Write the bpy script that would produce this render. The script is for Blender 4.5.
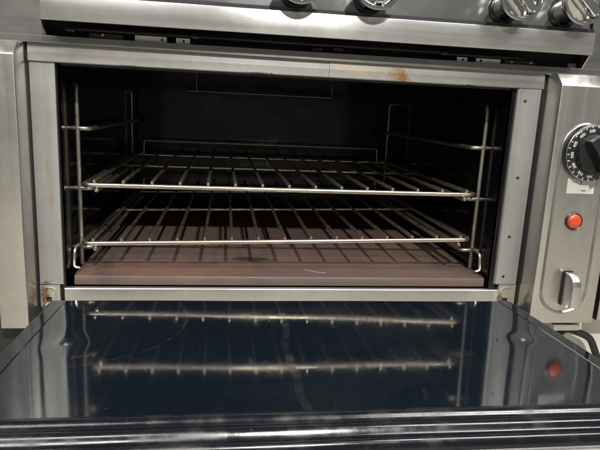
import bpy, bmesh, math, random
from mathutils import Vector, Matrix, Euler
R = math.radians
random.seed(7)
for o in list(bpy.data.objects):
    bpy.data.objects.remove(o, do_unlink=True)
scene = bpy.context.scene
COL = scene.collection
ZO = 0.40                       # height of the oven sill above the floor; everything below is measured from the sill

# ------------------------------------------------------------------ camera
cam_d = bpy.data.cameras.new('camera')
cam = bpy.data.objects.new('camera', cam_d)
COL.objects.link(cam)
scene.camera = cam
cam_d.sensor_fit = 'HORIZONTAL'
cam_d.sensor_width = 36.0
cam_d.lens = 554.47 / 600.0 * 36.0
cam_d.clip_start = 0.02
cam_d.clip_end = 200
yaw, pit, rol = 0.1373, -0.2089, 0.0485
f = Vector((math.sin(yaw) * math.cos(pit), math.cos(yaw) * math.cos(pit), math.sin(pit)))
r = Vector((math.cos(yaw), -math.sin(yaw), 0))
u = r.cross(f)
r2 = math.cos(rol) * r + math.sin(rol) * u
u2 = -math.sin(rol) * r + math.cos(rol) * u
m = Matrix((r2, u2, -f)).transposed().to_4x4()
m.translation = Vector((-0.1071, -0.8649, 0.2931 + ZO))
cam.matrix_world = m

# ------------------------------------------------------------------ light of the kitchen
world = bpy.data.worlds.new('World')
scene.world = world
world.use_nodes = True
bg = world.node_tree.nodes['Background']
bg.inputs['Color'].default_value = (1.0, 0.985, 0.955, 1)
bg.inputs['Strength'].default_value = 0.17

def lamp(name, kind, loc, energy, color, target=(0, 0, ZO + .15), **kw):
    d = bpy.data.lights.new(name, kind)
    d.energy = energy
    d.color = color
    for k, v in kw.items():
        setattr(d, k, v)
    o = bpy.data.objects.new(name, d)
    COL.objects.link(o)
    o.location = loc
    o.rotation_euler = (Vector(target) - Vector(loc)).to_track_quat('-Z', 'Y').to_euler()
    return o
lamp('ceiling_spot', 'POINT', (0.24, -2.20, 2.55), 340, (1.0, .97, .91), shadow_soft_size=.045)
lamp('ceiling_light', 'AREA', (-1.1, -1.5, 2.6), 46, (1.0, .98, .94), target=(-1.1, -1.5, 0), shape='RECTANGLE', size=1.2, size_y=.3)
lamp('ceiling_light', 'AREA', (1.25, -1.0, 2.6), 46, (1.0, .98, .94), target=(1.25, -1.0, 0), shape='RECTANGLE', size=1.2, size_y=.3)
vs = scene.view_settings
vs.view_transform = 'Standard'
vs.look = 'None'
vs.exposure = 0.0
vs.gamma = 1.0
vs.use_curve_mapping = False

# ------------------------------------------------------------------ materials
class NT:
    def __init__(s, name):
        s.m = bpy.data.materials.new(name)
        s.m.use_nodes = True
        s.t = s.m.node_tree
        s.p = s.t.nodes['Principled BSDF']
        s.tc = s.t.nodes.new('ShaderNodeTexCoord')
    def n(s, kind, **kw):
        x = s.t.nodes.new(kind)
        for k, v in kw.items():
            setattr(x, k, v)
        return x
    def l(s, a, b):
        s.t.links.new(a, b)
    def mapping(s, scale=(1, 1, 1), loc=(0, 0, 0), rot=(0, 0, 0)):
        x = s.n('ShaderNodeMapping')
        x.inputs['Scale'].default_value = scale
        x.inputs['Location'].default_value = loc
        x.inputs['Rotation'].default_value = rot
        s.l(s.tc.outputs['Object'], x.inputs['Vector'])
        return x.outputs['Vector']
    def noise(s, scale, vec=None, detail=4, rough=.6, dist=0):
        x = s.n('ShaderNodeTexNoise')
        x.inputs['Scale'].default_value = scale
        x.inputs['Detail'].default_value = detail
        x.inputs['Roughness'].default_value = rough
        x.inputs['Distortion'].default_value = dist
        s.l(vec if vec is not None else s.tc.outputs['Object'], x.inputs['Vector'])
        return x.outputs['Fac']
    def ramp(s, fac, stops):
        x = s.n('ShaderNodeValToRGB')
        e = x.color_ramp.elements
        while len(e) < len(stops):
            e.new(.5)
        for i, (p, c) in enumerate(stops):
            e[i].position = p
            e[i].color = c if len(c) == 4 else (*c, 1)
        s.l(fac, x.inputs['Fac'])
        return x.outputs['Color']
    def mapr(s, fac, a, b, c, d, smooth=False):
        x = s.n('ShaderNodeMapRange')
        if smooth:
            x.interpolation_type = 'SMOOTHSTEP'
        for k, v in zip(('From Min', 'From Max', 'To Min', 'To Max'), (a, b, c, d)):
            x.inputs[k].default_value = v
        s.l(fac, x.inputs['Value'])
        return x.outputs['Result']
    def math(s, op, a, b=None):
        x = s.n('ShaderNodeMath', operation=op)
        for i, v in enumerate((a, b)):
            if v is None:
                continue
            if isinstance(v, (int, float)):
                x.inputs[i].default_value = v
            else:
                s.l(v, x.inputs[i])
        return x.outputs[0]
    def mix(s, fac, a, b):
        x = s.n('ShaderNodeMix', data_type='RGBA')
        for i, v in ((0, fac), (6, a), (7, b)):
            if isinstance(v, (int, float)):
                x.inputs[i].default_value = v
            elif isinstance(v, tuple):
                x.inputs[i].default_value = v if len(v) == 4 else (*v, 1)
            else:
                s.l(v, x.inputs[i])
        return x.outputs[2]
    def bump(s, h, strength, dist):
        x = s.n('ShaderNodeBump')
        x.inputs['Strength'].default_value = strength
        x.inputs['Distance'].default_value = dist
        s.l(h, x.inputs['Height'])
        s.l(x.outputs['Normal'], s.p.inputs['Normal'])
    def set(s, **kw):
        for k, v in kw.items():
            i = s.p.inputs[k.replace('_', ' ')]
            if isinstance(v, (int, float)):
                i.default_value = v
            elif isinstance(v, tuple):
                i.default_value = v if len(v) == 4 else (*v, 1)
            else:
                s.l(v, i)
        return s
    def spot(s, c, rad, wob=.5, nscale=60):
        """blotch mask 0..1 round a point of the object, edge broken up by noise"""
        x = s.n('ShaderNodeVectorMath', operation='SUBTRACT')
        x.inputs[1].default_value = c
        s.l(s.tc.outputs['Object'], x.inputs[0])
        y = s.n('ShaderNodeVectorMath', operation='DIVIDE')
        y.inputs[1].default_value = rad
        s.l(x.outputs[0], y.inputs[0])
        z = s.n('ShaderNodeVectorMath', operation='LENGTH')
        s.l(y.outputs[0], z.inputs[0])
        nz = s.noise(nscale, detail=6)
        d = s.math('ADD', z.outputs['Value'], s.mapr(nz, .3, .7, -wob, wob))
        return s.mapr(d, .6, 1.1, 1, 0, True)

def steel(name, axis, col=(.58, .57, .55), rough=.34, metal=.9, grime=.2, stains=(), aniso=.6):
    """brushed stainless; axis = direction of the brushing"""
    t = NT(name)
    sc = {'x': (4, 500, 500), 'z': (500, 500, 4), 'y': (500, 4, 500)}[axis]
    fine = t.noise(1.0, t.mapping(sc), detail=5, rough=.7)
    sc2 = {'x': (1.2, 60, 60), 'z': (60, 60, 1.2), 'y': (60, 1.2, 60)}[axis]
    mid = t.noise(1.0, t.mapping(sc2, (3, 1, 7)), detail=3)
    blot = t.noise(9, detail=6, rough=.65)
    c = t.mix(t.mapr(fine, .25, .75, 0, .35), col, tuple(v * .72 for v in col))
    c = t.mix(t.mapr(blot, .52, .78, 0, grime), c, (.40, .345, .26))
    mot = t.noise(70, detail=5, rough=.7)
    c = t.mix(t.mapr(mot, .35, .7, 0, .28), c, tuple(v * .62 for v in col))
    spk = t.noise(230, detail=3, rough=.6)
    c = t.mix(t.mapr(spk, .70, .78, 0, .25), c, (.20, .17, .13))
    for (p, rad, sc_, colr) in stains:
        c = t.mix(t.math('MULTIPLY', t.spot(p, rad, .75, sc_), .85), c, colr)
    rr = t.math('ADD', t.mapr(mid, .2, .8, rough - .07, rough + .07), t.mapr(blot, .45, .8, 0, .10))
    t.set(Base_Color=c, Metallic=metal, Roughness=rr)
    t.p.inputs['Anisotropic'].default_value = aniso
    t.p.inputs['Anisotropic Rotation'].default_value = .25
    tn = t.n('ShaderNodeTangent', direction_type='RADIAL', axis='Z')
    t.l(tn.outputs[0], t.p.inputs['Tangent'])
    t.bump(t.noise(3.2, detail=1), .22, .0015)
    return t.m

M = {}
ST = (lambda x, y, z: (x, y - .3, z + ZO))     # sill coordinates -> coordinates of the range object
M['steel_x'] = steel('brushed_steel_horizontal', 'x')
M['steel_rail'] = steel('brushed_steel_rail', 'x', col=(.47, .46, .44), rough=.40, aniso=.1, stains=(
    (ST(.157, 0, .351), (.016, .03, .014), 160, (.42, .27, .12)),
    (ST(.162, 0, .345), (.008, .03, .010), 220, (.30, .17, .06)),
    (ST(.085, 0, .353), (.045, .03, .006), 120, (.52, .45, .34)),
    (ST(-.30, 0, .357), (.05, .03, .003), 90, (.46, .38, .29)),
    (ST(-.06, 0, .3405), (.022, .03, .0013), 260, (.10, .07, .05)),
    (ST(-.25, 0, .3402), (.014, .03, .0011), 240, (.12, .08, .06)),
    (ST(.27, 0, .340), (.010, .03, .0011), 240, (.14, .10, .07))))
M['steel_z'] = steel('brushed_steel_vertical', 'z')
M['steel_stile'] = steel('stile_steel', 'z', col=(.55, .545, .53), rough=.38, metal=.85, grime=.15, aniso=.3, stains=(
    (ST(-.366, 0, .14), (.003, .02, .02), 140, (.50, .42, .30)),
    (ST(-.371, 0, .19), (.002, .02, .012), 180, (.48, .40, .29)),
    (ST(-.380, 0, .005), (.008, .02, .006), 160, (.30, .17, .07)),
    (ST(-.362, 0, .06), (.002, .02, .014), 150, (.50, .42, .31))))
M['steel_hinge'] = steel('hinge_steel', 'z', col=(.52, .49, .42), rough=.45, metal=.8, grime=.6, stains=(
    (ST(-.3835, 0, -.010), (.006, .03, .018), 150, (.22, .12, .05)),
    (ST(.368, 0, -.016), (.006, .03, .012), 150, (.20, .12, .05))))
M['steel_panel'] = steel('panel_steel', 'z', col=(.60, .585, .55), rough=.27, metal=.93, grime=.25)
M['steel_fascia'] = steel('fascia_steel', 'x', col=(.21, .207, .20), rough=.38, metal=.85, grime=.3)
M['steel_bar'] = steel('bar_steel', 'x', col=(.64, .63, .61), rough=.31, metal=.92, grime=.12)

def simple(name, col, rough=.5, metal=0, ior=1.5, nscale=40, var=.25, bump=0, coat=0):
    t = NT(name)
    n = t.noise(nscale, detail=6)
    c = t.mix(t.mapr(n, .3, .7, 0, 1), tuple(v * (1 - var) for v in col), tuple(min(1, v * (1 + var)) for v in col))
    t.set(Base_Color=c, Roughness=t.mapr(n, .3, .7, max(.02, rough * .8), rough * 1.25), Metallic=metal, IOR=ior)
    t.p.inputs['Coat Weight'].default_value = coat
    if bump:
        t.bump(n, bump, .002)
    return t.m
M['chrome'] = simple('chrome', (.72, .72, .70), .10, 1.0, var=.05)
M['chrome_dull'] = simple('satin_chrome', (.60, .60, .59), .33, 1.0, var=.08)
M['black_plastic'] = simple('black_plastic', (.012, .012, .014), .30, 0, var=.2)
M['dial_black'] = simple('dial_black', (.014, .014, .015), .28, 0, var=.2)
M['black_rubber'] = simple('black_rubber', (.010, .010, .010), .55)
M['dark_metal'] = simple('dark_metal', (.035, .036, .04), .45, .5)
M['slot_black'] = simple('slot_black', (.010, .012, .018), .6)
M['white_print'] = simple('white_print', (.72, .72, .70), .5, var=.1)
M['grey_print'] = simple('grey_print', (.30, .30, .29), .5, var=.1)
M['dark_print'] = simple('dark_print', (.03, .03, .03), .5)
M['sticker'] = simple('label_sticker', (.62, .60, .55), .35, .25, var=.06)
M['zinc'] = simple('zinc_bracket', (.72, .70, .66), .45, .6, var=.15, nscale=120)
M['screw'] = simple('screw_steel', (.45, .44, .42), .35, .9, nscale=200)
M['red_lens'] = simple('red_lens', (.50, .060, .025), .28, 0, nscale=120, var=.12, coat=.4)
M['white_panel'] = simple('white_panel', (.72, .70, .66), .4, .15, var=.05)
M['black_panel'] = simple('black_panel', (.018, .018, .018), .5)
t = NT('knob_panel_grey')
nz = t.noise(14, detail=6)
t.set(Base_Color=t.mix(nz, (.085, .085, .085), (.12, .118, .112)), Roughness=t.mapr(nz, .3, .7, .14, .26), Metallic=.35)
M['knob_panel'] = t.m

# black enamel of the cavity: glossy, greasy, dusted with soot
t = NT('oven_enamel')
n1 = t.noise(7, detail=7, rough=.68, dist=.5)
n2 = t.noise(38, detail=6)
c = t.mix(t.mapr(n1, .5, .78, 0, .8), (.0030, .0034, .0055), (.014, .013, .012))
c = t.mix(t.mapr(n2, .60, .8, 0, .6), c, (.022, .020, .016))
c = t.mix(t.math('MULTIPLY', t.spot(ST(-.06, .61, .26), (.16, .2, .05), .8, 22), .35), c, (.085, .078, .06))  # lighter patch on the back wall: reflected gloss painted into the colour
t.set(Base_Color=c, Roughness=t.math('ADD', t.mapr(n1, .4, .75, .07, .26), t.mapr(n2, .5, .8, 0, .15)), IOR=1.42)
t.bump(t.noise(3.5, detail=2), .25, .004)
M['enamel'] = t.m

# mirror-black liner of the door, dusty, streaked
t = NT('door_enamel')
n1 = t.noise(5, detail=7, rough=.7, dist=.4)
n2 = t.noise(420, detail=3, rough=.6)
n3 = t.noise(65, detail=5)
c = t.mix(t.mapr(n1, .45, .8, 0, .6), (.0055, .0090, .0145), (.022, .025, .028))
c = t.mix(t.mapr(n2, .675, .76, 0, .55), c, (.18, .17, .16))
sx = t.n('ShaderNodeSeparateXYZ')
t.l(t.tc.outputs['Object'], sx.inputs[0])
X, Yv = sx.outputs['X'], t.math('ADD', sx.outputs['Y'], .3)
# a dried run of water down the middle
wob = t.mapr(t.noise(6, detail=2), .3, .7, -.008, .008)
run = t.math('ABSOLUTE', t.math('ADD', t.math('ADD', X, .028), wob))
runm = t.math('MULTIPLY', t.mapr(run, .0012, .0042, 1, 0, True), t.mapr(Yv, -.10, -.16, .25, .8))
edge = t.mapr(t.math('ABSOLUTE', t.math('SUBTRACT', run, .0038)), .0002, .0011, 1, 0, True)
runm = t.math('MULTIPLY', t.math('ADD', runm, t.math('MULTIPLY', edge, .9)), t.mapr(n3, .35, .65, .03, .17))
c = t.mix(runm, c, (.10, .105, .11))
# an arc-shaped scratch at the left
dx = t.math('SUBTRACT', X, -.30)
dy = t.math('SUBTRACT', Yv, -.155)
rad = t.math('SQRT', t.math('ADD', t.math('MULTIPLY', dx, dx), t.math('MULTIPLY', dy, dy)))
arc = t.mapr(t.math('ABSOLUTE', t.math('ADD', t.math('SUBTRACT', rad, .145), t.math('MULTIPLY', wob, .35))), .0004, .0026, 1, 0, True)
arc = t.math('MULTIPLY', arc, t.math('MULTIPLY', t.mapr(dx, -.02, .03, 0, 1, True), t.mapr(n3, .42, .6, 0, 1)))
c = t.mix(t.math('MULTIPLY', arc, .12), c, (.16, .15, .13))
# short scuffs
vo = t.noise(1, t.mapping((60, 14, 60), rot=(0, 0, R(35))), detail=3)
c = t.mix(t.mapr(vo, .68, .76, 0, .16), c, (.13, .13, .13))
smear = t.noise(1, t.mapping((16, 5, 5), (2, 3, 1)), detail=5)
t.set(Base_Color=c, IOR=2.75, Roughness=t.math('ADD', t.math('ADD', t.mapr(smear, .35, .75, .045, .10), t.mapr(n3, .55, .8, 0, .06)), t.math('MULTIPLY', runm, .4)))
M['door_enamel'] = t.m

t = NT('door_lip_enamel')
n1 = t.noise(1, t.mapping((14, 60, 60)), detail=5, rough=.65)
n2 = t.noise(26, detail=6)
n3 = t.noise(330, detail=3)
c = t.mix(t.mapr(n2, .5, .78, 0, .7), (.004, .005, .008), (.035, .032, .029))
c = t.mix(t.mapr(n3, .68, .76, 0, .4), c, (.18, .17, .16))
t.set(Base_Color=c, IOR=1.52, Roughness=t.math('ADD', t.mapr(n1, .3, .7, .13, .24), t.mapr(n2, .45, .75, 0, .25)))
t.bump(n3, .06, .0006)
M['door_lip'] = t.m

# brown baked deck plate
t = NT('deck_brown')
n1 = t.noise(6, detail=8, rough=.7)
n2 = t.noise(1, t.mapping((7, 90, 90)), detail=5)
n3 = t.noise(300, detail=4)
c = t.mix(t.mapr(n1, .35, .7, 0, 1), (.092, .063, .055), (.122, .080, .066))
c = t.mix(t.mapr(n2, .5, .75, 0, .5), c, (.15, .105, .095))
c = t.mix(t.mapr(n3, .62, .75, 0, .4), c, (.07, .045, .04))
LD = (lambda x, y, z: (x, y - .28, z))
c = t.mix(t.math('MULTIPLY', t.spot(LD(-.20, .06, .016), (.15, .05, .03), .8, 18), .32), c, (.19, .095, .060))
c = t.mix(t.math('MULTIPLY', t.spot(LD(-.015, .085, .016), (.06, .03, .03), .8, 26), .32), c, (.185, .095, .062))
st = t.spot(LD(-.057, .121, .016), (.043, .020, .03), .35, 45)
c = t.mix(t.math('MULTIPLY', st, t.mapr(t.noise(55, detail=5), .3, .7, .55, 1)), c, (.020, .020, .019))
c = t.mix(t.math('MULTIPLY', t.spot(LD(-.30, .05, .016), (.02, .08, .03), .7, 30), .35), c, (.05, .035, .03))
sx = t.n('ShaderNodeSeparateXYZ')
t.l(t.tc.outputs['Object'], sx.inputs[0])
dx = t.math('SUBTRACT', sx.outputs['X'], .050)
sy = t.math('SUBTRACT', t.math('ADD', sx.outputs['Y'], .28), .044)
cur = t.math('ABSOLUTE', t.math('SUBTRACT', t.math('ADD', sy, t.math('MULTIPLY', dx, .55)), t.math('MULTIPLY', t.math('MULTIPLY', dx, dx), 22)))
scr = t.math('MULTIPLY', t.mapr(cur, .0006, .0022, 1, 0, True), t.mapr(t.math('ABSOLUTE', dx), .016, .019, 1, 0, True))
c = t.mix(t.math('MULTIPLY', scr, .7), c, (.42, .36, .32))
t.set(Base_Color=c, Roughness=t.mapr(n1, .3, .7, .42, .62))
t.bump(t.math('ADD', n1, t.math('MULTIPLY', n3, .3)), .2, .002)
M['deck'] = t.m

# nickel rack wire, browned
t = NT('rack_wire')
n1 = t.noise(26, detail=5)
n2 = t.noise(140, detail=4)
c = t.mix(t.mapr(n1, .4, .72, 0, 1), (.72, .67, .56), (.46, .38, .26))
c = t.mix(t.mapr(n2, .60, .78, 0, .4), c, (.20, .14, .09))
t.set(Base_Color=c, Metallic=.95, Roughness=t.mapr(n1, .3, .7, .20, .34))
t.bump(n2, .05, .0004)
M['rack'] = t.m
t = NT('guide_wire')
n1 = t.noise(30, detail=5)
n2 = t.noise(150, detail=4)
c = t.mix(t.mapr(n1, .4, .72, 0, 1), (.50, .47, .41), (.30, .25, .19))
c = t.mix(t.mapr(n2, .56, .72, 0, .75), c, (.09, .065, .045))
t.set(Base_Color=c, Metallic=.9, Roughness=t.mapr(n1, .3, .7, .28, .45))
M['guide'] = t.m
t = NT('kitchen_floor_tile')
n1 = t.noise(5, detail=6)
t.set(Base_Color=t.mix(n1, (.36, .33, .28), (.46, .43, .37)), Roughness=.45)
M['floor'] = t.m

# ------------------------------------------------------------------ mesh helpers
ROOTS = {}
def root_of(o):
    while o.parent:
        o = o.parent
    return o
def obj(name, bm, mat, parent=None, smooth=False, local=False):
    """links a bmesh as ONE object; vertices are given in sill coordinates"""
    if not local:
        off = Vector((0, 0, ZO))
        if parent is not None:
            off -= root_of(parent).location
        bmesh.ops.translate(bm, verts=bm.verts, vec=off)
    bmesh.ops.recalc_face_normals(bm, faces=bm.faces)
    me = bpy.data.meshes.new(name)
    bm.to_mesh(me)
    bm.free()
    if smooth:
        for p in me.polygons:
            p.use_smooth = True
        if smooth != 'all':
            me.set_sharp_from_angle(angle=R(40))
    me.materials.append(M[mat])
    o = bpy.data.objects.new(name, me)
    COL.objects.link(o)
    if parent is not None:
        o.parent = parent
    return o
def thing(name, label, cat, loc, group=None):
    o = bpy.data.objects.new(name, None)
    COL.objects.link(o)
    o.location = loc
    o.empty_display_size = .05
    o['label'] = label
    o['category'] = cat
    if group:
        o['group'] = group
    return o
def box(x0, x1, y0, y1, z0, z1, bev=0, seg=2, bm=None):
    b = bmesh.new()
    bmesh.ops.create_cube(b, size=1)
    for v in b.verts:
        v.co = Vector(((x0 + x1) / 2 + v.co.x * (x1 - x0), (y0 + y1) / 2 + v.co.y * (y1 - y0), (z0 + z1) / 2 + v.co.z * (z1 - z0)))
    if bev:
        bmesh.ops.bevel(b, geom=list(b.edges), offset=bev, segments=seg, profile=.5, affect='EDGES')
    return merge(bm, b)
def merge(bm, b):
    if bm is None:
        return b
    me = bpy.data.meshes.new('tmp')
    b.to_mesh(me)
    b.free()
    bm.from_mesh(me)
    bpy.data.meshes.remove(me)
    return bm
def prism(pts, a0, a1, axis='x', bev=0, bm=None, seg=2):
    """polygon pts (p,q) extruded along axis: x -> (y,z), y -> (x,z), z -> (x,y)"""
    b = bmesh.new()
    def V(p, a):
        return {'x': (a, p[0], p[1]), 'y': (p[0], a, p[1]), 'z': (p[0], p[1], a)}[axis]
    lo = [b.verts.new(V(p, a0)) for p in pts]
    hi = [b.verts.new(V(p, a1)) for p in pts]
    b.faces.new(lo)
    b.faces.new(hi[::-1])
    n = len(pts)
    for i in range(n):
        b.faces.new((lo[i], lo[(i + 1) % n], hi[(i + 1) % n], hi[i]))
    bmesh.ops.recalc_face_normals(b, faces=b.faces)
    if bev:
        bmesh.ops.bevel(b, geom=list(b.edges), offset=bev, segments=seg, profile=.5, affect='EDGES')
    return merge(bm, b)
def fillet(path, rad, n=5):
    out = [Vector(path[0])]
    for i in range(1, len(path) - 1):
        p, a, c = Vector(path[i]), Vector(path[i - 1]), Vector(path[i + 1])
        da, dc = (a - p), (c - p)
        rr = min(rad, da.length * .49, dc.length * .49)
        s, e = p + da.normalized() * rr, p + dc.normalized() * rr
        for k in range(n + 1):
            t_ = k / n
            out.append((1 - t_) ** 2 * s + 2 * t_ * (1 - t_) * p + t_ ** 2 * e)
    out.append(Vector(path[-1]))
    return out
def tube(path, rad, sides=10, bm=None, closed=False, dome=True):
    b = bmesh.new()
    pts = [Vector(p) for p in path]
    n = len(pts)
    rings = []
    prev = None
    for i, p in enumerate(pts):
        if closed:
            tg = (pts[(i + 1) % n] - pts[i - 1]).normalized()
        else:
            tg = (pts[min(i + 1, n - 1)] - pts[max(i - 1, 0)]).normalized()
        if prev is None:
            a = Vector((0, 0, 1)) if abs(tg.z) < .9 else Vector((1, 0, 0))
            nx = (a - tg * a.dot(tg)).normalized()
        else:
            nx = (prev - tg * prev.dot(tg)).normalized()
        prev = nx
        ny = tg.cross(nx)
        rings.append([b.verts.new(p + rad * (math.cos(2 * math.pi * k / sides) * nx + math.sin(2 * math.pi * k / sides) * ny)) for k in range(sides)])
    def join(A, B):
        for k in range(sides):
            b.faces.new((A[k], A[(k + 1) % sides], B[(k + 1) % sides], B[k]))
    for i in range(n - 1):
        join(rings[i], rings[i + 1])
    if closed:
        join(rings[-1], rings[0])
    else:
        for ring, p, q in ((rings[0], pts[0], pts[1]), (rings[-1], pts[-1], pts[-2])):
            d = (p - q).normalized()
            if dome:
                r_in = [b.verts.new(p + (v.co - p) * .7 + d * rad * .55) for v in ring]
                for k in range(sides):
                    b.faces.new((ring[k], ring[(k + 1) % sides], r_in[(k + 1) % sides], r_in[k]))
                tip = b.verts.new(p + d * rad * .8)
                for k in range(sides):
                    b.faces.new((r_in[k], r_in[(k + 1) % sides], tip))
            else:
                b.faces.new(ring)
    return merge(bm, b)
def lathe(prof, c, axis=(0, -1, 0), sides=32, bm=None):
    """prof: (radius, height along axis) pairs, first and last closed to the axis"""
    b = bmesh.new()
    ax = Vector(axis).normalized()
    a = Vector((1, 0, 0)) if abs(ax.x) < .9 else Vector((0, 0, 1))
    nx = (a - ax * a.dot(ax)).normalized()
    ny = ax.cross(nx)
    c = Vector(c)
    rings = []
    for (rr, h) in prof:
        if rr < 1e-6:
            rings.append([b.verts.new(c + ax * h)])
        else:
            rings.append([b.verts.new(c + ax * h + rr * (math.cos(2 * math.pi * k / sides) * nx + math.sin(2 * math.pi * k / sides) * ny)) for k in range(sides)])
    for A, B in zip(rings, rings[1:]):
        for k in range(sides):
            if len(A) == 1 and len(B) == 1:
                continue
            if len(A) == 1:
                b.faces.new((A[0], B[k], B[(k + 1) % sides]))
            elif len(B) == 1:
                b.faces.new((A[k], A[(k + 1) % sides], B[0]))
            else:
                b.faces.new((A[k], A[(k + 1) % sides], B[(k + 1) % sides], B[k]))
    return merge(bm, b)
def text_bm(txt, size, mat4, depth=.0002):
    cu = bpy.data.curves.new('txt', 'FONT')
    cu.body = txt
    cu.size = size
    cu.align_x = 'CENTER'
    cu.align_y = 'CENTER'
    cu.extrude = depth
    o = bpy.data.objects.new('txt', cu)
    COL.objects.link(o)
    dg = bpy.context.evaluated_depsgraph_get()
    me = bpy.data.meshes.new_from_object(o.evaluated_get(dg))
    bpy.data.objects.remove(o, do_unlink=True)
    bpy.data.curves.remove(cu)
    b = bmesh.new()
    b.from_mesh(me)
    bpy.data.meshes.remove(me)
    bmesh.ops.transform(b, matrix=mat4, verts=b.verts)
    return b

# ------------------------------------------------------------------ floor
fb = bmesh.new()
bmesh.ops.create_grid(fb, x_segments=1, y_segments=1, size=3)
fl = obj('floor', fb, 'floor', local=True)
fl['kind'] = 'structure'
fl['label'] = 'beige kitchen floor under the range'

# ------------------------------------------------------------------ the range
RG = thing('kitchen_range', 'stainless steel commercial range with its black oven door dropped open', 'range', (0, .3, 0))

# --- cavity
LX, RX, BY, CZ = -.3520, .3490, .645, .352
obj('side_wall', box(LX - .02, LX, .006, BY + .02, -.02, CZ + .02), 'enamel', RG)
obj('side_wall', box(RX, RX + .02, .006, BY + .02, -.02, CZ + .02), 'enamel', RG)
obj('back_wall', box(LX, RX, BY, BY + .02, -.02, CZ + .02), 'enamel', RG)
obj('cavity_ceiling', box(LX, RX, .006, BY, CZ, CZ + .02), 'enamel', RG)
obj('cavity_floor', box(LX, RX, .012, BY, -.02, -.006), 'enamel', RG)
# bracket of the thermostat bulb under the ceiling, near the back
gp = fillet([(-.185, .600, CZ), (-.185, .600, .320), (.162, .600, .320), (.162, .600, CZ)], .004, 3)
b = tube(gp, .0011, 6)
tube([(-.212, .600, .320), (-.185, .600, .320)], .0011, 6, b)
obj('bulb_bracket', b, 'guide', RG, True)

# --- front frame
def rail(x0, x1, dy, nm, mat):
    pts = [(.010, .3395), (dy - .002, .3395), (dy - .003, .3405), (dy - .003, .3520), (dy - .0022, .3655), (.010, .3655)]
    return obj(nm, prism(pts, x0, x1, 'x'), mat, RG)
rail(-.3895, .0452, .0, 'top_rail', 'steel_rail')
rail(.0456, .3965, -.0009, 'top_rail', 'steel_rail')
# plain black strip along the underside of the rail (gasket channel)
obj('gasket_channel', box(-.350, .3525, .0101, .016, .3365, .3600), 'black_panel', RG)
sl = obj('stile', prism([(-.3895, .0), (-.3895, .012), (-.3575, .012), (-.3545, .0065), (-.3545, .0)], .0060, .3390, 'z', .0006), 'steel_stile', RG)
sr = obj('stile', prism([(.3945, -.0025), (.3945, .012), (.3545, .012), (.3545, .0), (.3572, -.0025)], .0110, .3390, 'z', .0006), 'steel_stile', RG)
for (x, z) in ((.3684, .3202), (.3725, .1961), (.3709, .0952), (.3693, .0250)):
    s = obj('rivet', lathe([(0, .0012), (.0016, .0010), (.0026, .0003), (.0028, 0), (0, 0)], (x, -.0025, z), sides=14), 'dark_metal', sr, True)
    obj('rivet_hole', lathe([(0, .0016), (.0009, .0016), (.0009, .0009), (0, .0009)], (x, -.0025, z), sides=8), 'slot_black', sr)
sill = obj('sill', prism([(.010, -.0005), (.0008, -.0005), (0, -.0015), (0, -.0270), (.010, -.0270)], -.3535, .3640, 'x', 0), 'steel_x', RG)
# dark notches in the lower corners of the opening
obj('corner_gap', box(-.3540, LX, .0062, .014, -.004, .338), 'enamel', RG)
obj('corner_gap', box(RX, .3543, .0062, .014, -.004, .338), 'enamel', RG)
# hinge plates with a slot and the hinge arm
for (x0, x1, nm) in ((-.3893, -.3602, 'left'), (.3642, .3960, 'right')):
    cx0, cx1 = x0 + .008, x1 - .0125
    b = box(x0, cx0, -.0008, .010, -.030, .0050 if x0 < 0 else .0100)
    box(cx1, x1, -.0008, .010, -.030, .0050 if x0 < 0 else .0100, bm=b)
    box(cx0, cx1, -.0008, .010, -.0145, .0050 if x0 < 0 else .0100, bm=b)
    hp = obj('hinge_plate', b, 'steel_hinge', RG)
    obj('slot', box(cx0, cx1, .0015, .0099, -.030, -.0145), 'slot_black', hp)
    # pressed rib round the slot
    rib = fillet([(x0 + .004, -.0008, -.027), (x0 + .004, -.0008, .001 if x0 < 0 else .004), (x1 - .006, -.0008, .001 if x0 < 0 else .004), (x1 - .006, -.0008, -.027)], .008, 5)
    obj('rib', tube(rib, .0013, 8), 'steel_hinge', hp, True)
    cxm = (cx0 + cx1) / 2
    xe = -.346 if x0 < 0 else .341
    arm = fillet([(cxm, .006, -.0225), (cxm, -.030, -.0220), (xe, -.072, -.0125), (xe, -.10, -.0125)], .012, 4)
    obj('hinge_arm', tube(arm, .0038, 10), 'chrome_dull', hp, True)

# --- dark gaps between the frame and the side columns, with their back plate
obj('gap_plate', box(.3968, .3995, .004, .02, -.04, .36), 'slot_black', RG)
obj('gap_plate', box(-.3922, -.3898, .004, .02, -.04, .36), 'slot_black', RG)

# --- left side column and right control column
def column(x0, x1, z0, nm, fy=-.048):
    pts = [(.05, z0), (fy, z0), (fy, .3455), (-.0300, .3640), (.05, .3640)]
    return obj(nm, prism(pts, x0, x1, 'x', .0016, seg=3), 'steel_panel', RG, True)
column(-.4322, -.3925, -.0475, 'side_column')
cp = column(.4000, .5155, -.0425, 'control_panel')
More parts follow.
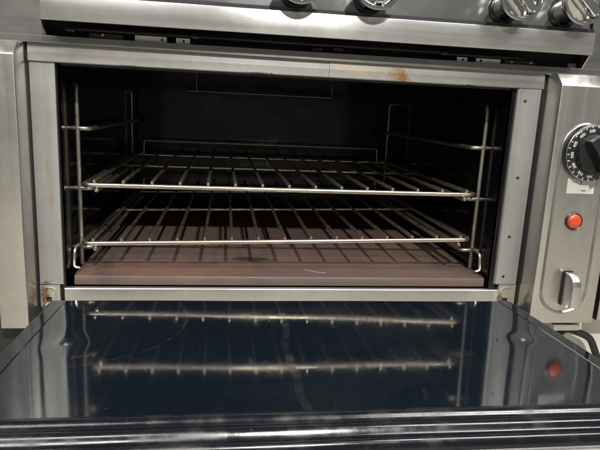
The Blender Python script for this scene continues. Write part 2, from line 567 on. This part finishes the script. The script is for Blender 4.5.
# pill-shaped pressing of the control panel
def stadium(cx, hw, z0, z1, n=18):
    out = []
    for k in range(n + 1):
        a = math.pi + math.pi * k / n
        out.append((cx + hw * math.cos(a), z0 + hw * math.sin(a)))
    for k in range(n + 1):
        a = math.pi * k / n
        out.append((cx + hw * math.cos(a), z1 + hw * math.sin(a)))
    return out
PC = .4535
b = bmesh.new()
loops = []
for hw, y in ((.0428, -.0478), (.0416, -.0503), (.0404, -.0511), (.0390, -.0502), (.0376, -.0484)):
    loops.append([b.verts.new((x, y, z)) for x, z in stadium(PC, hw, .0175, .2480)])
for A, B in zip(loops, loops[1:]):
    n = len(A)
    for k in range(n):
        b.faces.new((A[k], A[(k + 1) % n], B[(k + 1) % n], B[k]))
b.faces.new(loops[-1])
pl = obj('pressed_plate', b, 'steel_panel', cp, True)
# thermostat dial
DX, DZ, DY = .4615, .2440, -.0484
dial = obj('thermostat_dial', lathe([(0, 0), (.0440, 0), (.0450, .0012), (.0450, .0060), (.0435, .0085), (.0395, .0100), (.0270, .0112), (0, .0112)], (DX, DY, DZ), sides=64), 'dial_black', cp, True)
b = bmesh.new()
for k in range(1):
    pass
obj('dial_rim', lathe([(.0432, .0088), (.0438, .0089), (.0444, .0082), (.0440, .0076), (.0430, .0086)], (DX, DY, DZ), sides=64), 'chrome_dull', dial, True)
# grip: waisted pointer bar on a round hub
hub = lathe([(0, .010), (.0300, .010), (.0297, .0160), (.0280, .0190), (0, .0185)], (DX, DY, DZ), sides=48)
obj('dial_hub', hub, 'dial_black', dial, True)
ga = R(-58)
b = bmesh.new()
prof = []
for k in range(13):
    s = -1 + 2 * k / 12
    prof.append((s * .0285, .0058 + .0040 * abs(s) ** 1.6))
pts = [(x, w) for x, w in prof] + [(x, -w) for x, w in reversed(prof)]
g = prism(pts, .0165, .0345, 'z', .0022, seg=3)
mt = Matrix.Translation((DX, DY, DZ)) @ Matrix.Rotation(R(90), 4, 'X') @ Matrix.Rotation(ga, 4, 'Z')
bmesh.ops.transform(g, matrix=mt, verts=g.verts)
obj('dial_grip', g, 'dial_black', dial, True)
# ticks and figures of the dial
for k in range(17):
    a = R(72 + k * 14.0)
    b = box(-.0015, .0018, -.0102, -.0092, -.0005, .0005)
    mt = Matrix.Translation((DX + 0.0412 * math.cos(a), DY, DZ + .0412 * math.sin(a))) @ Matrix.Rotation(-a, 4, 'Y')
    bmesh.ops.transform(b, matrix=mt, verts=b.verts)
    obj('tick', b, 'white_print', dial)
for txt, deg in (('500', 102), ('450', 130), ('400', 158), ('350', 186), ('300', 214), ('250', 242), ('200', 270)):
    a = R(deg)
    mt = (Matrix.Translation((DX + .0352 * math.cos(a), DY - .0106, DZ + .0352 * math.sin(a))) @ Matrix.Rotation(R(90), 4, 'X') @ Matrix.Rotation(a - R(90), 4, 'Z'))
    obj('dial_number', text_bm(txt, .0066, mt), 'white_print', dial)
# label under the dial: pointer line and two faint lines of print
lab = obj('dial_label', box(.4320, .4790, -.0491, -.0483, .1790, .2035), 'sticker', cp)
obj('pointer_mark', box(.4545, .4555, -.0494, -.0490, .1925, .2010), 'dark_print', lab)
obj('print_line', box(.4395, .4475, -.0493, -.0490, .1965, .1978), 'grey_print', lab)
obj('print_line', box(.4575, .4650, -.0493, -.0490, .1832, .1846), 'dark_print', lab)
obj('print_line', box(.4670, .4735, -.0493, -.0490, .1835, .1845), 'grey_print', lab)
# red pilot lamp
il = obj('indicator_lamp', lathe([(0, .0068), (.006, .0065), (.0105, .0050), (.0125, .0025), (.0128, 0), (0, 0)], (.4525, -.0484, .1335), sides=32), 'red_lens', cp, True)
obj('lamp_bezel', lathe([(.0126, 0), (.0126, .0030), (.0134, .0036), (.0143, .0028), (.0146, 0), (.0126, 0)], (.4525, -.0484, .1335), sides=32), 'black_plastic', il, True)
# chrome pointer switch knob
KX, KZ = .4570, .0190
kb = obj('switch_knob', box(KX - .0095, KX + .0095, -.0520, -.0485, KZ - .0275, KZ + .0305, .0025), 'black_plastic', cp, True)
pts = []
for (y, z) in ((-.0521, -.0270), (-.0690, -.0267), (-.0765, -.0248), (-.0778, -.0200), (-.0778, .0120), (-.0755, .0200), (-.0690, .0262), (-.0610, .0295), (-.0521, .0300)):
    pts.append((y, z + KZ))
b = prism(pts, KX - .0075, KX + .0075, 'x', .0014, seg=3)
obj('knob_lever', b, 'chrome_dull', kb, True)

# --- fascia above the oven with its slot, and the bumper bar
FY = -.008
obj('fascia', prism([(-.475, .3650), (.62, .3622), (.62, .3752), (-.475, .3752)], FY, FY + .003, 'y', .0004), 'steel_fascia', RG)
obj('fascia_end', prism([(-.475, .3755), (-.3612, .3755), (-.3680, .3950), (-.3680, .48), (-.475, .48)], FY, FY + .003, 'y', .0004), 'steel_fascia', RG)
obj('fascia_end', prism([(.62, .3755), (.4540, .3755), (.4640, .3950), (.4640, .48), (.62, .48)], FY, FY + .003, 'y', .0004), 'steel_fascia', RG)
obj('slot_back', box(-.375, .475, .030, .034, .374, .44), 'slot_black', RG)
obj('slot_floor', box(-.375, .475, FY + .0035, .0295, .3725, .3742), 'slot_black', RG)
obj('slot_roof', box(-.375, .475, -.0065, .0295, .4145, .4175), 'slot_black', RG)
bar = obj('bumper_bar', prism([(-.0400, .3925), (-.0400, .4252), (-.0070, .4252), (-.0070, .4225), (-.0375, .4225), (-.0375, .3955), (-.0340, .3955), (-.0340, .3925)], -.3588, .4483, 'x', .0008, seg=2), 'steel_bar', RG, True)
obj('end_cap', box(-.3585, -.3565, -.0372, -.0082, .3958, .4222), 'steel_bar', bar)
obj('end_cap', box(.4460, .4480, -.0372, -.0082, .3958, .4222), 'steel_bar', bar)
# inside the slot: linkage rods and punched brackets
for (x0, x1, z) in ((-.335, -.160, .3870), (-.150, .222, .3872), (.230, .362, .3855)):
    obj('linkage_rod', tube([(x0, .004, z), (x1, .004, z)], .0028, 8), 'dark_metal', RG, True)
for x, z in ((-.1555, .3870), (.2265, .3862), (-.331, .3858)):
    obj('rod_collar', tube([(x - .004, .003, z), (x + .004, .003, z)], .0050, 12), 'black_plastic', RG, True)
for (x0, x1, z0, z1, mat, holes) in ((-.2415, -.1963, .3750, .3838, 'zinc', (.85,)), (-.1834, -.1633, .3755, .3835, 'zinc', (.55,)),
                                     (.2471, .2643, .3748, .3818, 'zinc', (.55,)), (.2784, .3193, .3746, .3820, 'zinc', (.2,)),
                                     (.3250, .3760, .3750, .3820, 'dark_metal', ()), (.0176, .0331, .3775, .3815, 'dark_metal', (.5,)),
                                     (.0497, .0654, .3790, .3832, 'dark_metal', (.5,)), (-.305, -.258, .3756, .3828, 'dark_metal', ())):
    bk = obj('bracket', box(x0, x1, -.0010, .0005, z0, z1, .0004), mat, RG)
    for h in holes:
        hx = x0 + (x1 - x0) * h
        obj('hole', lathe([(0, 0), (.0019, 0), (.0019, .0003), (0, .0003)], (hx, -.0010, (z0 + z1) / 2), sides=12), 'slot_black', bk)
for x, z in ((.3373, .3792), (.3695, .3795), (-.2861, .3810)):
    obj('screw_head', lathe([(0, .0022), (.0018, .0018), (.0026, .0006), (.0026, 0), (0, 0)], (x, -.0010, z), sides=12), 'screw', RG, True)

# --- knob panel leaning back above the bar, with the burner knobs
kp = obj('knob_panel', prism([(-.004, .4275), (.028, .640), (.050, .640), (.030, .4275)], -.3650, .4620, 'x', .001), 'knob_panel', RG)
obj('shadow_gap_strip', box(-.3645, .4615, -.0150, -.0042, .4256, .4345), 'slot_black', RG)  # black strip standing in for the shadow gap above the bar
ax = Vector((0, -.989, .147))
for i_, x in enumerate((-.0105, .0989, .3135, .4125)):
    cz = .4570
    base = Vector((x, -.004 + (cz - .4275) * .1506 - .0005, cz))
    kn = obj('burner_knob', lathe([(0, 0), (.0200, 0), (.0205, .0100), (.0220, .0300), (.0260, .0440), (.0325, .0520), (.0338, .0555), (.0332, .0585), (.0305, .0595), (.0275, .0570), (.0255, .0500), (.0245, .0440), (0, .0430)], base, ax, 64), 'chrome', RG, True)
    obj('knob_base', lathe([(0, 0), (.0235, 0), (.0235, .0025), (.0215, .0045), (0, .0045)], base - ax * .0002, ax, 48), 'black_plastic', kn, True)
    g = prism([(-.0258, .0056), (-.0200, .0066), (.0200, .0066), (.0258, .0056), (.0258, -.0056), (.0200, -.0066), (-.0200, -.0066), (-.0258, -.0056)], .0420, .0640, 'z', .0020, seg=3)
    rotm = ax.to_track_quat('Z', 'Y').to_matrix().to_4x4()
    mt = Matrix.Translation(base) @ rotm @ Matrix.Rotation(R((84, 96, 128, 134)[i_]), 4, 'Z')
    bmesh.ops.transform(g, matrix=mt, verts=g.verts)
    obj('knob_grip', g, 'chrome', kn, True)

# --- body behind and below
obj('lower_body', box(-.425, .395, .055, .66, -.29, -.055, .002), 'black_panel', RG)
obj('lower_panel', box(.4000, .6400, -.010, .012, -.290, -.0480, .002), 'white_panel', RG)
obj('dark_filler_panel', box(-.62, -.4000, -.020, .012, -.290, -.0500, .002), 'black_panel', RG)  # black panel added so that the area below the left column stays dark
obj('panel_bracket', box(.4480, .4960, -.046, -.0105, -.0570, -.0460, .0012), 'steel_panel', RG)
obj('range_top', box(-.47, .61, .0, .66, .6405, .652, .002), 'steel_fascia', RG)
obj('body_side', box(-.4290, -.4260, .052, .66, -.29, .638), 'steel_panel', RG)
obj('body_side', box(.5090, .5120, .052, .66, -.29, .638), 'steel_panel', RG)
obj('body_back', box(-.4255, .5085, .6605, .664, -.29, .638), 'steel_panel', RG)
for x in (-.38, .46):
    for y in (.10, .60):
        obj('leg', lathe([(0, 0), (.016, 0), (.018, .012), (.022, .11), (0, .11)], (x, y, -.40), (0, 0, 1), 20), 'chrome_dull', RG, True)

# --- the dropped door
def zd(y):
    return .0100 - .03 * (y + .2)
XC = -.0025                      # the door sits a touch to the left of the opening
HW, IW = .3490, .3280
Y0, Y1 = -.0745, -.4010
door = obj('oven_door', box(-.349, .344, -.436, -.080, -.0400, -.0160, .004), 'steel_panel', RG)
# liner: a gently buckled sheet with two dimples where the hinge screws pull it in
def bulge(x, y):
    h = .00050 * math.sin(7.3 * x + 1.1) * math.sin(8.5 * y + .4) + .00022 * math.sin(21 * x + 3 * y) + .00018 * math.sin(17 * y - 6 * x + 2)
    for dx_, dy_ in ((-.2880, -.2330), (.2820, -.2300)):
        d2 = ((x - dx_) / .018) ** 2 + ((y - dy_) / .022) ** 2
        h -= .0013 * math.exp(-d2)
    return h
b = bmesh.new()
NX, NY = 170, 80
rows = []
for j in range(NY + 1):
    y = Y0 + (Y1 - Y0) * j / NY
    row = []
    for i in range(NX + 1):
        x = XC - IW + 2 * IW * i / NX
        e = min(1, (IW - abs(x - XC)) / .03)
        row.append(b.verts.new((x, y, zd(y) + bulge(x, y) * e)))
    rows.append(row)
for j in range(NY):
    for i in range(NX):
        b.faces.new((rows[j][i], rows[j][i + 1], rows[j + 1][i + 1], rows[j + 1][i]))
ln = obj('door_liner', b, 'door_enamel', door, 'all')
# bevelled borders at both sides
for s in (-1, 1):
    bb = bmesh.new()
    secs = []
    for j in range(41):
        y = Y0 + (Y1 - .030 - Y0) * j / 40
        z = zd(y)
        secs.append([bb.verts.new((XC + s * X_, y, z + dz)) for X_, dz in ((IW, -.0010), (IW + .0005, .0003), (IW + .0012, .0006), (HW - .003, .0000), (HW - .0008, -.0006), (HW, -.0020), (HW, -.028))])
    for A, B in zip(secs, secs[1:]):
        for k in range(len(A) - 1):
            bb.faces.new((A[k], A[k + 1], B[k + 1], B[k]))
    obj('door_border', bb, 'door_enamel', door)
obj('rear_edge', box(XC - .3485, XC + .3485, -.0755, -.0735, -.030, zd(-.0745) - .0008), 'door_enamel', door)
for dx_, dy_ in ((-.2880, -.2330), (.2820, -.2300)):
    obj('liner_screw', lathe([(0, .0016), (.0022, .0013), (.0036, .0003), (.0038, -.001), (0, -.001)], (dx_, dy_, zd(dy_) - .0010), (0, 0, 1), 16), 'screw', door, True)
# stepped lip at the free edge
z1 = zd(Y1)
key = [(.0006, -.004), (.0002, -.0006), (-.0010, .0012), (-.0040, .0030), (-.0085, .0036), (-.0135, .0022), (-.0180, -.0012), (-.0215, -.0024), (-.0255, -.0014), (-.0300, -.0006),
       (-.0350, -.0026), (-.0395, -.0072), (-.0430, -.0098), (-.0465, -.0096), (-.0510, -.0098), (-.0550, -.0130), (-.0575, -.0190), (-.0580, -.0260), (-.0570, -.0300)]
prof = []
for k in range(len(key) - 1):
    P = [Vector(key[max(0, min(len(key) - 1, k + q))]) for q in (-1, 0, 1, 2)]
    for q in range(4):
        t_ = q / 4
        prof.append(.5 * ((2 * P[1]) + (P[2] - P[0]) * t_ + (2 * P[0] - 5 * P[1] + 4 * P[2] - P[3]) * t_ ** 2 + (3 * P[1] - P[0] - 3 * P[2] + P[3]) * t_ ** 3))
prof.append(Vector(key[-1]))
prof = [p_ * .73 for p_ in prof]
b = bmesh.new()
cols = []
NXL = 120
for i in range(NXL + 1):
    x = XC - .3505 + .701 * i / NXL
    w = .0003 * math.sin(9 * x + .6) + .00012 * math.sin(31 * x)
    cols.append([b.verts.new((x, Y1 + p_.x, z1 + p_.y + w * (1 + 8 * abs(p_.x)))) for p_ in prof])
for A, B in zip(cols, cols[1:]):
    for k in range(len(A) - 1):
        b.faces.new((A[k], A[k + 1], B[k + 1], B[k]))
obj('door_lip', b, 'door_lip', door, 'all')
obj('door_front_edge', prism([(-.4440, -.0010), (-.4478, -.0020), (-.4500, -.0060), (-.4500, -.0480), (-.4400, -.0480), (-.4400, -.0010)], -.3505, .3455, 'x', .0008), 'steel_x', door)

# ------------------------------------------------------------------ brown deck plate lying in the oven
DK = thing('oven_deck_plate', 'reddish brown baked steel plate lying on the oven floor', 'deck plate', (0, .28, ZO))
zt = .0160
b = prism([(.0150, .0005), (.0140, .0012), (.0145, .0130), (.0158, .0152), (.0185, zt), (.635, zt), (.635, zt - .002), (.0195, zt - .002), (.0172, .0125), (.0172, .0005)], -.3420, .3440, 'x')
obj('plate', b, 'deck', DK, True)
for s in (-1, 1):
    x0, x1 = (-.3418, -.3398) if s < 0 else (.3418, .3438)
    obj('side_flange', box(x0, x1, .022, .632, .0165, .0178), 'deck', DK)
obj('support', box(-.30, .30, .08, .10, -.0058, zt - .0021), 'deck', DK)
obj('support', box(-.30, .30, .48, .50, -.0058, zt - .0021), 'deck', DK)

# ------------------------------------------------------------------ wire rack guides on the side walls
def guide(nm, label, s, xw, xu, xi, xr, zs):
    g_ = thing(nm, label, 'rack guide', (xw, .3, ZO), 'wire rack guides on the oven side walls')
    yf, yr = .070, .602
    def up(x, y):
        return fillet([(xw, y + .012 if y < .3 else y, .312), (x, y + .004 if y < .3 else y, .312), (x, y, .299), (x, y, .020)], .008, 5)
    obj('upright', tube(up(xu, yf), .0036, 12), 'guide', g_, True)
    obj('upright', tube(up(xr, yr), .0034, 12), 'guide', g_, True)
    for z in zs:
        p_ = fillet([(xw, yf, z), (xi, yf, z - .0004), (xi + (xr - xu), yr + .004, z - .0004), (xw, yr + .004, z)], .011, 5)
        obj('runner', tube(p_, .0036, 12), 'guide', g_, True)
        sx_ = -.0002 * s
    # bent locating strip at the front foot
    d = s
    pts_ = [(xu - d * .001, .068, .0535), (xu + d * .004, .056, .0540), (xu + d * .0052, .047, .0490), (xu + d * .0058, .044, .0330), (xu + d * .0050, .040, .0225), (xu - d * .0030, .040, .0205)]
    obj('foot_strip', tube(fillet(pts_, .004, 3), .0027, 8), 'guide', g_, True)
    return g_
guide('rack_guide', 'bent wire rack guide on the left wall inside the oven', -1, LX, -.3434, -.3243, -.3455, (.2440, .1475, .0490))
guide('rack_guide', 'bent wire rack guide on the right wall inside the oven, dial side', 1, RX, .3415, .3210, .3215, (.2384, .1470, .0525))

# ------------------------------------------------------------------ the two racks
S = .0445
def rack(label, x, y, z, yawr, tilt, seed, proto=None):
    o = thing('oven_rack', label, 'oven rack', (x, y, z + ZO), 'wire racks in the oven')
    o.rotation_euler = (0, -tilt, yawr)
    W_, D_ = 14 * S, .545
    if proto is None:
        zf = -.0066
        fr = fillet([(W_ / 2, 0, zf), (W_ + .0175, 0, zf), (W_ + .0175, D_, zf), (-.0175, D_, zf), (-.0175, 0, zf), (W_ / 2 - .0001, 0, zf)], .014, 6)
        obj('frame', tube(fr[:-1], .0040, 12, closed=True), 'rack', o, True, local=True)
        wm = None
        for i in range(15):
            b_ = tube([(0, -.0020, 0), (0, D_ + .002, 0)], .0030, 10)
            if wm is None:
                w = obj('wire', b_, 'rack', o, True, local=True)
                wm = w.data
            else:
                b_.free()
                w = bpy.data.objects.new('wire', wm)
                COL.objects.link(w)
                w.parent = o
            w.location = (i * S, 0, 0)
        for cy in (.294,):
            obj('crossbar', tube([(-.0175, cy, zf + .0003), (W_ + .0175, cy, zf + .0003)], .0030, 10), 'rack', o, True, local=True)
        for rx_ in (.0035, W_ - .0035):
            obj('runner_rod', tube([(rx_, -.004, zf - .0078), (rx_, D_, zf - .0078)], .0036, 12), 'rack', o, True, local=True)
        st_ = fillet([(.004, D_ - .002, zf), (.004, D_ + .004, .029), (W_ - .010, D_ + .004, .029), (W_ - .010, D_ - .002, zf)], .006, 4)
        obj('rear_stop', tube(st_, .0016, 8), 'rack', o, True, local=True)
    else:
        for ch in proto.children:
            c_ = ch.copy()
            COL.objects.link(c_)
            c_.parent = o
            c_.location = ch.location
    return o
r1 = rack('upper of two wire oven racks, level, on the middle runners', -.3138, .0434, .1635, .0091, .0008, 1)
r2 = rack('lower of two wire oven racks, just above the brown plate', -.3180, .0413, .0684, .0030, .0254, 2, r1)

# ------------------------------------------------------------------ right of the range
nb = thing('neighbour_appliance', 'stainless front of the next appliance across a narrow dark gap', 'appliance', (.60, .2, 0))
obj('front_panel', box(.5205, .68, -.052, -.049, -.036, .355, .001), 'steel_panel', nb)
obj('carcass', box(.5215, .68, -.0488, .5, -.037, .354), 'black_panel', nb)
obj('pedestal', box(.6450, .68, -.02, .5, -.398, -.0372), 'black_panel', nb)
hp = fillet([(.470, .004, -.300), (.470, -.0165, -.290), (.4700, -.020, -.0800), (.482, -.030, -.0580), (.527, -.034, -.0745), (.5460, -.036, -.1130), (.552, -.036, -.18), (.556, -.036, -.394)], .012, 5)
hs = obj('gas_hose', tube(hp[10:], .0062, 12), 'black_rubber', None, True)
hs['label'] = 'black rubber hose bending down beneath the control panel'
hs['category'] = 'hose'
